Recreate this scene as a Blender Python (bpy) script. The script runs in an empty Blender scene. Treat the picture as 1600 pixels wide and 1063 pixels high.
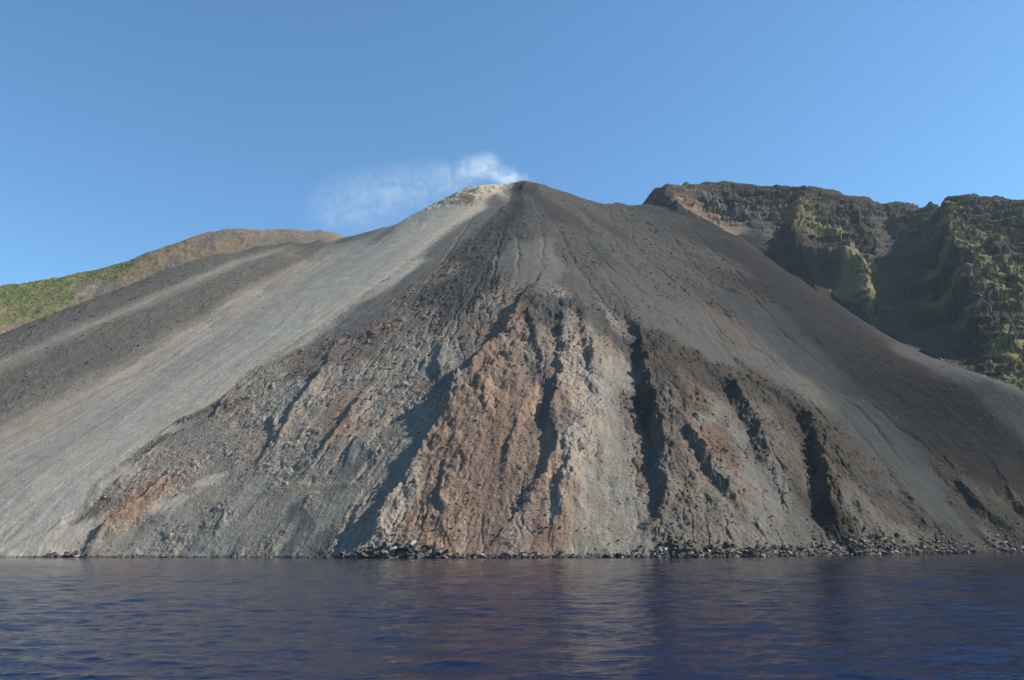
import bpy, math, time
import numpy as np
T0 = time.time()
QUALITY = 1.0
HAZE = 0.00002
SUN = (39, 93, 5.0)             # elevation, azimuth from +Y towards +X, strength
SKY = (0.087, 1.0, 0.0, 1.6)     # strength, air, dust, ozone
EXPOSURE = 1.1
# azimuth range (x over y), count, size range, spread up the beach, share of pale stones
BOULDER_FIELDS = [(-.60,-.50,110,.4,1.6,2,.05), (-.50,-.35,180,.4,1.6,2,.03), (-.56,-.51,46,1.8,4.6,5,.05), (-.47,-.45,20,.6,1.8,1,.5),
 (-.35,-.22,140,.4,1.5,2,.03), (-.23,-.19,60,.5,2.0,3,.08), (-.205,-.08,280,1.0,4.2,7,.05), (-.18,-.12,60,2.0,5.2,7,.10), (-.10,.07,320,.5,2.3,3,.05),
 (.02,.04,24,1.0,2.6,2,.02), (.07,.16,190,.5,2.2,3,.05), (.11,.135,14,1.2,3.8,1,.03), (.17,.24,280,.8,4.2,7,.05), (.24,.38,420,.5,3.0,9,.06), (.26,.31,90,1.2,4.4,7,.06), (.36,.64,1100,.5,2.8,22,.08), (.36,.46,140,.8,3.2,16,.12)]
SHORE_TEXT = [(-.5,'at the foot of the orange spur on the left'), (-.23,'under the smooth grey scree on the left'), (-.08,'in the rock pile below the left edge of the red ridge'),
 (.06,'on the shore below the red ridge'), (.16,'at the foot of the central grey scree fan'), (.25,'in the pile below the brown central cliffs'), (.38,'in the rubble below the dark right gully'), (9,'in the black rubble at the right end of the shore')]
DENOISE = True
# survey of the place, all in metres: x east, y away from the shore, z up
BASE_PTS = [(-795.6,940,-0.6),(-761.7,900,-26.6),(-643.1,880,-0.6),(-613.9,840,-26.6),(-504.6,820,-0.6),(-480.0,780,-26.6),(-428.0,795,-0.6),(-406.5,755,-26.6),(-353.0,765,-0.6),(-334.5,725,-26.6),(-278.7,725,-0.6),(-263.3,685,-26.6),(-210.6,685,-0.6),(-198.3,645,-26.6),(-149.4,648,-0.6),(-140.2,608,-26.6),(-94.1,612,-0.6),(-87.9,572,-26.6),(-45.2,588,-0.6),(-42.1,548,-26.6),(0.0,572,-0.6),(0.0,532,-26.6),(43.3,564,-0.6),(40.3,524,-26.6),(86.2,561,-0.6),(80.0,521,-26.6),(129.8,563,-0.6),(120.5,523,-26.6),(176.1,573,-0.6),(163.8,533,-26.6),(227.8,593,-0.6),(212.5,553,-26.6),(289.1,627,-0.6),(270.7,587,-26.6),(363.8,676,-0.6),(342.2,636,-26.6),(455.2,740,-0.6),(430.6,700,-26.6),(606.5,830,-0.6),(577.3,790,-26.6),(778.6,920,-0.6),(744.8,880,-26.6),(-1150.6,1190,213.0),(-1198.9,1240,168.0),(-1074.2,1260,265.5),(-1116.8,1310,220.5),(-979.8,1330,325.4),(-1016.6,1380,280.4),(-922.1,1400,376.9),(-955.0,1450,331.9),(-883.3,1425,407.5),(-914.3,1475,362.5),(-845.0,1455,440.6),(-874.1,1505,395.6),(-806.3,1490,473.9),(-833.4,1540,428.9),(-764.7,1525,511.1),(-789.8,1575,466.1),(-720.2,1560,553.9),(-743.3,1610,508.9),(-671.6,1595,589.9),(-692.6,1645,544.9),(-628.9,1620,616.0),(-648.3,1670,571.0),(-563.3,1665,651.9),(-580.2,1715,606.9),(-502.2,1695,672.2),(-517.0,1745,627.2),(-438.2,1725,691.3),(-450.9,1775,646.3),(-384.9,1748,706.3),(-393.7,1788,684.3),(-339.1,1740,710.8),(-346.9,1780,688.8),(-293.2,1728,721.4),(-299.9,1768,699.4),(-232.3,1710,735.5),(-237.8,1750,713.5),(-187.8,1700,754.5),(-192.2,1740,732.5),(-142.7,1680,773.5),(-146.1,1720,751.5),(-91.4,1665,792.8),(-93.6,1705,770.8),(-40.7,1650,790.0),(-41.7,1690,768.0),(2.1,1640,785.0),(2.2,1680,763.0),(30.2,1620,784.5),(30.9,1660,762.5),(58.0,1615,774.3),(59.4,1655,752.3),(85.7,1615,763.5),(87.8,1655,741.5),(120.7,1620,753.5),(123.7,1660,731.5),(148.3,1620,742.7),(152.0,1660,720.7),(175.9,1620,733.5),(180.3,1660,711.5),(232.3,1625,733.9),(238.0,1665,711.9),(294.9,1625,728.9),(302.2,1665,706.9),(-1695.7,1950,571.1),(-1747.9,2010,521.1),(-1459.8,1950,608.4),(-1504.7,2010,558.4),(-1302.0,1950,638.0),(-1342.1,2010,588.0),(-1206.2,1950,651.1),(-1243.3,2010,601.1),(-1109.5,1950,660.7),(-1143.7,2010,610.7),(-1063.3,1950,682.8),(-1096.0,2010,632.8),(-974.2,1930,701.1),(-1004.4,1990,651.1),(-905.7,1950,742.6),(-933.5,2010,692.6),(-842.8,1950,775.6),(-868.8,2010,725.6),(-762.1,1950,799.9),(-785.6,2010,749.9),(-696.3,1950,808.3),(-717.8,2010,758.3),(-629.2,1950,799.0),(-648.6,2010,749.0),(-571.6,1950,807.5),(-589.2,2010,757.5),(-496.6,1950,803.5),(-511.9,2010,753.5),(-446.3,1950,792.5),(-460.0,2010,742.5),(356.1,1590,699.7),(409.0,1540,649.2),(453.7,1480,591.5),(476.7,1410,524.3),(502.1,1330,455.7),(518.4,1245,391.8),(529.5,1165,331.6),(537.0,1090,282.7),(541.4,1020,243.3),(546.6,960,214.0),(549.7,905,187.0),(570.6,885,166.1),(602.5,860,119.6),(663.8,850,54.6),(372.3,1660,739.4),(435.3,1640,687.9),(486.7,1590,626.3),(514.8,1525,556.9),(557.4,1480,493.1),(592.1,1425,435.0),(621.6,1370,379.2),(620.0,1260,320.2),(617.9,1165,272.8),(617.2,1085,237.2),(619.0,1020,206.3),(618.6,960,177.1),(319.6,1740,797.7),(328.8,1790,757.7),(337.8,1750,826.7),(347.4,1800,786.7),(377.1,1770,842.4),(387.8,1820,802.4),(422.8,1800,863.1),(434.6,1850,823.1),(477.4,1830,878.8),(490.5,1880,838.8),(531.0,1850,893.2),(545.4,1900,853.2),(581.7,1860,890.6),(597.3,1910,850.6),(644.2,1860,869.3),(661.5,1910,829.3),(684.0,1860,865.5),(702.4,1910,825.5),(716.4,1840,857.8),(735.9,1890,817.8),(737.3,1810,857.3),(757.7,1860,817.3),(783.1,1810,846.8),(804.8,1860,806.8),(854.7,1800,826.5),(878.4,1850,786.5),(925.1,1790,806.5),(950.9,1840,766.5),(964.9,1780,795.1),(992.0,1830,755.1),(947.8,1680,758.5),(976.0,1730,718.5),(921.1,1560,710.4),(950.6,1610,670.4),(937.2,1510,689.0),(968.2,1560,649.0),(969.2,1480,673.7),(1002.0,1530,633.7),(999.0,1450,657.2),(1033.4,1500,617.2),(1082.6,1400,622.4),(1121.3,1450,582.4),(1195.5,1330,572.1),(1240.4,1380,532.1),(443.9,1720,752.7),(483.1,1660,695.9),(532.4,1600,653.1),(606.0,1720,751.7),(556.5,1790,815.6),(683.1,1740,792.1),(641.5,1680,726.3),(605.0,1630,667.7),(588.1,1575,611.2),(661.5,1560,602.1),(741.3,1640,670.9),(725.2,1560,582.1),(689.7,1470,496.7),(660.5,1410,427.5),(777.7,1740,767.3),(886.6,1740,742.5),(846.3,1660,655.8),(787.5,1560,553.9),(726.0,1430,445.5),(669.1,1290,347.1),(873.2,1500,640.5),(837.2,1430,558.9),(792.9,1340,464.3),(752.4,1250,378.9),(703.7,1150,299.8),(657.8,1050,234.7),(627.0,975,195.8),(928.1,1430,597.2),(912.1,1350,503.0),(825.3,1240,386.2),(721.3,1100,277.5),(929.8,1250,356.2),(1010,930,40),(1150,1060,90),(1300,1250,200),(900,1000,110),(1000,1150,210),(1150,1350,350),(-2000,2700,350),(-2000,3200,150),(-1500,2700,350),(-1500,3200,150),(-1000,2700,350),(-1000,3200,150),(-500,2700,350),(-500,3200,150),(0,2700,350),(0,3200,150),(500,2700,350),(500,3200,150),(1000,2700,350),(1000,3200,150),(1500,2700,350),(1500,3200,150),(2000,2700,350),(2000,3200,150),(-401.8,1706.2,671.0),(-435.6,1622.6,600.4),(-486.3,1497.2,494.4),(-537.0,1371.8,388.5),(-587.7,1246.4,282.5),(-638.4,1121.0,176.6),(-689.0,995.6,70.6),(-279.4,1677.0,692.5),(-312.7,1591.0,619.6),(-362.6,1462.0,510.2),(-412.5,1333.0,400.9),(-462.4,1204.0,291.6),(-512.3,1075.0,182.2),(-562.2,946.0,72.9),(-159.3,1636.5,734.8),(-192.4,1549.5,657.5),(-242.0,1419.0,541.4),(-291.6,1288.5,425.4),(-341.2,1158.0,309.4),(-390.9,1027.5,193.4),(-440.5,897.0,77.3),(-88.8,1616.1,757.6),(-112.7,1524.5,677.9),(-148.4,1386.9,558.3),(-184.1,1249.3,438.6),(-219.9,1111.8,319.0),(-255.6,974.2,199.4),(-291.3,836.7,79.8),(-19.6,1595.5,748.1),(-34.5,1496.6,669.3),(-56.9,1348.1,551.2),(-79.2,1199.7,433.1),(-101.6,1051.2,315.0),(-124.0,902.8,196.9),(-146.3,754.4,78.7),(27.8,1567.9,745.3),(23.0,1463.8,666.8),(15.8,1307.5,549.1),(8.6,1151.3,431.5),(1.4,995.0,313.8),(-5.8,838.8,196.1),(-13.0,682.6,78.4),(62.0,1562.3,734.1),(64.6,1456.9,656.9),(68.4,1298.8,540.9),(72.2,1140.7,425.0),(76.0,982.6,309.1),(79.8,824.5,193.2),(83.7,666.4,77.3),(124.7,1568.2,715.8),(132.8,1464.5,640.5),(145.0,1308.9,527.4),(157.1,1153.4,414.4),(169.2,997.8,301.4),(181.4,842.2,188.4),(193.5,686.7,75.3),(183.4,1571.6,696.8),(198.4,1474.7,623.5),(220.8,1329.5,513.5),(243.3,1184.2,403.4),(265.7,1038.9,293.4),(288.2,893.6,183.4),(310.6,748.4,73.4),(243.5,1580.8,697.2),(265.8,1492.2,623.8),(299.2,1359.5,513.7),(332.7,1226.8,403.6),(366.1,1094.0,293.6),(399.6,961.2,183.5),(433.0,828.5,73.4)]
FEATURES = [[(30.9,1039.0,3.3,15,110),(12.4,965.5,14.3,15,110),(-7.3,893.5,19.8,15,110),(-37.6,833.5,22,15,110),(-61.5,796.0,19,15,110),(-67.7,761.5,13,15,110),(-87.2,706.0,10,15,110),(-99.0,668.5,8,15,110),(-116.7,637.0,9.9,15,110),(-126.4,638.5,3.3,15,110)],[(61.7,949.0,3.3,11,55),(59.1,856.0,8.8,11,55),(47.8,778.0,12.1,11,55),(39.3,725.5,12.1,11,55),(38.5,680.5,9.9,11,55),(24.8,646.0,7.7,11,55),(6.5,619.0,4.4,11,55)],[(22.3,947.5,2.2,8,22),(27.3,869.5,6.6,8,22),(33.1,815.5,5,8,22),(35.3,784.0,2.2,8,22)],[(85.7,977.5,2.2,8,30),(87.1,914.5,5.5,8,30),(82.1,848.5,4.4,8,30),(78.4,776.5,2.2,8,30)],[(151.6,986.5,1.2,13,80),(152.9,904.0,13.1,13,80),(141.6,818.5,16.9,13,80),(136.0,752.5,17.7,13,80),(131.3,697.0,17.7,13,80),(124.5,652.0,16.2,13,80),(118.9,619.0,12.3,13,80),(104.4,589.0,6.2,13,80),(94.1,572.5,2.3,13,80)],[(218.5,892.0,2.8,14,55),(235.2,830.5,11,14,55),(232.4,760.0,14.3,14,55),(228.4,712.0,9.9,14,55),(218.2,664.0,3.3,14,55)],[(144.8,722.5,2.8,12,45),(157.8,674.5,9.4,12,45),(165.4,638.5,9.9,12,45),(173.1,611.5,3.3,12,45)],[(265.9,886.0,2.2,9,40),(296.5,874.0,7.7,9,40),(301.4,844.0,4.4,9,40)],[(310.0,860.5,2.6,13,80),(303.8,808.0,15.0,13,80),(285.5,737.5,20.2,13,80),(259.3,668.5,22.0,13,80),(247.2,632.5,15.2,13,80),(247.6,622.0,6.4,13,80),(247.0,613.0,1.6,13,80)],[(374.0,793.0,2.2,14,60),(360.1,731.5,7,14,60),(342.5,685.0,6,14,60),(330.7,658.0,4.4,14,60)],[(454.6,832.0,1.7,10,40),(451.1,806.5,7.7,10,40),(450.2,778.0,7.7,10,40),(463.2,760.0,5.5,10,40)],[(499.5,823.0,2.2,10,40),(498.5,800.5,8.8,10,40),(512.5,788.5,8.8,10,40)],[(-240.8,1055.5,1.7,7,32),(-239.2,994.0,7.2,7,32),(-246.0,953.5,8.2,7,32),(-252.1,914.5,6.6,7,32),(-254.7,866.5,2.2,7,32)],[(-167.4,916.0,1.7,8,32),(-174.9,860.5,7.2,8,32),(-184.2,821.5,7.2,8,32),(-190.4,805.0,2.2,8,32)],[(-131.9,838.0,1.7,5,25),(-156.2,797.5,3.9,5,25),(-158.3,779.5,2.2,5,25)],[(-88.4,976.0,1.7,7,30),(-85.5,901.0,6.1,7,30),(-77.2,860.5,5,7,30),(-89.1,856.0,1.7,7,30)],[(-52.5,805.0,1.7,7,30),(-63.2,778.0,4.4,7,30),(-65.1,766.0,2.2,7,30)],[(-368.2,1016.5,1.7,6,26),(-361.2,970.0,5,6,26),(-379.4,965.5,2.2,6,26)],[(-366.9,883.0,2.2,10,34),(-385.3,848.5,6.1,10,34),(-406.7,821.5,8.2,10,34),(-407.6,797.5,5,10,34)],[(-462.6,869.5,1.7,5,22),(-469.8,857.5,4.4,5,22),(-481.4,853.0,2.2,5,22)],[(-276.1,938.5,1.7,6,26),(-263.4,868.0,4.4,6,26),(-261.7,835.0,2.2,6,26)],[(-87.6,689.5,1.7,7,24),(-101.0,658.0,5,7,24),(-109.2,635.5,3.3,7,24)],[(-129.0,685.0,1.7,7,24),(-130.1,655.0,3.3,7,24),(-140.6,647.5,2.2,7,24)],[(-418.2,946.0,1.1,5,14),(-423.2,931.0,3.9,5,14),(-430.0,926.5,1.7,5,14)],[(5.6,748.0,1.1,6,30),(-0.5,697.0,3.9,6,30),(-5.9,661.0,2.2,6,30)],[(-26.2,799.0,1.1,5,22),(-28.3,770.5,3.3,5,22),(-21.3,743.5,1.7,5,22)],[(-57.2,712.0,1.1,6,34),(-57.8,661.0,3.9,6,34),(-48.2,611.5,2.2,6,34)],[(56.3,709.0,1.1,9,26),(45.7,650.5,6.6,9,26),(37.3,608.5,5.5,9,26),(31.1,589.0,2.2,9,26)],[(95.2,889.0,1.1,7,20),(83.2,815.5,5,7,20),(81.2,773.5,2.2,7,20)],[(18.2,1563.0,8,38,42),(29.0,1560.0,15,38,42),(42.5,1560.0,9,38,42)],[(-84.1,1607.5,6,14,30),(-67.4,1606.0,10,14,30),(-39.6,1607.5,6,14,30)],[(-6.9,1370.5,-0.4,5,4),(-19.1,1243.0,-1.9,5,4),(-25.7,1118.5,-1.9,5,4),(-27.0,1025.5,-0.4,5,4)],[(7.8,1292.5,-0.4,5,4),(10.7,1171.0,-1.9,5,4),(7.7,1072.0,-0.4,5,4)],[(-68.2,1480.0,-0.4,5,4),(-106.8,1274.5,-1.9,5,4),(-147.0,1108.0,-0.4,5,4)],[(-29.7,1202.5,-0.4,5,4),(-56.8,1055.5,-1.9,5,4),(-76.6,932.5,-0.4,5,4)],[(136.2,1409.5,-0.4,5,4),(130.0,1249.0,-1.9,5,4),(137.5,1199.5,-1.9,5,4),(157.3,1132.0,-1.9,5,4),(182.1,1088.5,-1.9,5,4),(206.2,1034.5,-0.4,5,4)],[(239.9,1508.5,-0.4,5,4),(220.7,1363.0,-1.9,5,4),(228.0,1271.5,-1.9,5,4),(251.3,1198.0,-1.9,5,4),(275.6,1106.5,-1.9,5,4),(275.7,1030.0,-1.9,5,4),(286.8,962.5,-0.4,5,4)],[(308.5,1499.5,-0.4,5,4),(308.5,1396.0,-1.9,5,4),(316.2,1286.5,-1.9,5,4),(327.6,1190.5,-0.4,5,4)],[(351.8,1519.0,-0.4,5,4),(365.6,1390.0,-1.9,5,4),(382.6,1316.5,-1.9,5,4),(389.1,1198.0,-0.4,5,4)],[(81.2,1337.5,-0.4,5,4),(92.3,1144.0,-1.9,5,4),(117.7,1007.5,-1.9,5,4),(133.5,925.0,-0.4,5,4)],[(387.7,977.5,-0.4,5,4),(399.6,922.0,-1.9,5,4),(399.6,854.5,-1.9,5,4),(401.3,811.0,-0.4,5,4)],[(369.1,1363.0,-0.4,5,4),(379.6,1199.5,-1.9,5,4),(387.1,1129.0,-0.4,5,4)],[(414.0,967.0,-0.4,5,4),(425.4,889.0,-1.9,5,4),(448.8,848.5,-0.4,5,4)],[(187.0,1450.0,-0.4,5,4),(179.4,1300.0,-1.9,5,4),(191.3,1222.0,-0.4,5,4)],[(380.1,1201.0,-0.4,5,4),(384.1,1087.0,-1.9,5,4),(399.5,1003.0,-0.4,5,4)],[(178.1,1019.5,-0.4,5,4),(208.5,1007.5,-1.9,5,4),(229.8,964.0,-0.4,5,4)],[(371.2,907.0,-0.4,5,4),(373.8,829.0,-1.9,5,4),(348.6,722.5,-0.4,5,4)],[(-129.7,1115.5,-0.4,5,4),(-164.5,1003.0,-1.9,5,4),(-181.5,931.0,-0.4,5,4)],[(-234.4,1177.0,-0.4,5,4),(-267.0,1084.0,-0.4,5,4)],[(291.8,1042.0,-0.4,5,4),(327.0,1001.5,-1.9,5,4),(345.6,949.0,-0.4,5,4)],[(49.8,1409.5,-0.4,5,4),(53.0,1228.0,-1.9,5,4),(41.3,1079.5,-0.4,5,4)],[(132.2,1196.5,-0.4,5,4),(143.6,1070.5,-1.9,5,4),(163.5,985.0,-0.4,5,4)],[(269.5,1135.0,-0.4,5,4),(269.9,1024.0,-1.9,5,4),(260.5,938.5,-0.4,5,4)],[(-66.0,1000.0,-0.4,5,4),(-104.9,917.5,-1.9,5,4),(-112.3,865.0,-0.4,5,4)],[(705.2,1763.5,10,30,70),(647.2,1670.5,30,30,70),(599.3,1591.0,45,30,70),(577.4,1541.5,50,30,70),(579.1,1523.5,45,30,70),(579.6,1510.0,10,30,70)],[(708.0,1654.5,5,60,22),(693.5,1528.5,35,60,22),(669.6,1437.0,45,60,22),(653.7,1395.0,45,60,22),(655.5,1395.0,20,60,22)],[(906.6,1542.5,10,42,120),(837.8,1443.5,50,42,120),(784.0,1331.0,65,42,120),(744.3,1245.5,62,42,120),(724.4,1196.0,45,42,120),(692.8,1128.5,24,42,120),(680.1,1094.0,6,42,120)],[(899.6,1414.0,4,15,50),(856.4,1322.5,22,15,50),(813.3,1229.5,22,15,50),(791.7,1180.0,8,15,50)],[(808.8,1769.5,4,15,40),(776.9,1666.0,20,15,40),(759.9,1618.0,12,15,40)],[(516.7,1804.0,4,18,40),(515.6,1709.5,18,18,40),(537.9,1633.0,8,18,40)],[(360.0,1726.0,12,25,60),(355.8,1573.0,20,25,60),(379.8,1550.5,8,25,60)],[(431.2,1772.5,4,12,40),(457.8,1736.5,14,12,40),(507.1,1687.0,6,12,40)],[(898.1,1769.5,4,12,30),(865.8,1687.0,14,12,30),(858.1,1646.5,5,12,30)],[(545.1,1528.0,15,18,70),(563.9,1511.5,45,18,70),(610.6,1499.5,60,18,70),(651.9,1480.0,50,18,70),(678.0,1480.0,15,18,70)]]
FLOW_PTS = [(-578,1891,-8),(-812,1914,-8),(-1022,1868,-8),(-1235,1846,-8),(-449,1896,-6),(-554,1638,-6),(-653,1552,-6),(-771,1424,-6),(-867,1326,-6),(-429,1692,-4),(-523,1555,-4),(-661,1336,-4),(-718,1256,-4),(-770,1189,-4),(-401,1664,-3),(-492,1477,-3),(-598,1225,-3),(-649,1152,-3),(-700,1096,-3),(-332,1636,-2),(-454,1370,-2),(-554,1142,-2),(-594,1063,-2),(-639,1012,-2),(-258,1602,-1),(-411,1248,-1),(-503,1045,-1),(-576,922,-1),(-164,1609,0),(-350,1316,0),(-455,1082,0),(-529,934,0),(-552,892,0),(-101,1588,1),(-291,1249,1),(-411,1021,1),(-477,883,1),(-491,840,1),(-32,1585,2),(-170,1266,2),(-349,1072,2),(-415,1003,2),(-464,906,2),(-474,841,2),(-20,1486,3),(-168,1123,3),(-280,919,3),(-363,841,3),(-402,799,3),(-11,1520,4),(-159,972,4),(-229,823,4),(-264,727,4),(2,1544,5.5),(-68,841,5.5),(-129,638,5.5),(22,1534,7.5),(0,788,7.5),(-28,586,7.5),(42,1534,9.5),(81,774,9.5),(69,565,9.5),(55,1538,11.5),(177,973,11.5),(194,758,11.5),(162,571,11.5),(81,1540,14),(279,1192,14),(295,745,14),(301,632,14),(124,1573,15.5),(391,1176,15.5),(416,816,15.5),(425,728,15.5),(193,1594,17),(433,1160,17),(518,828,17),(290,1600,19),(500,1204,19),(557,878,19)]
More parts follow.
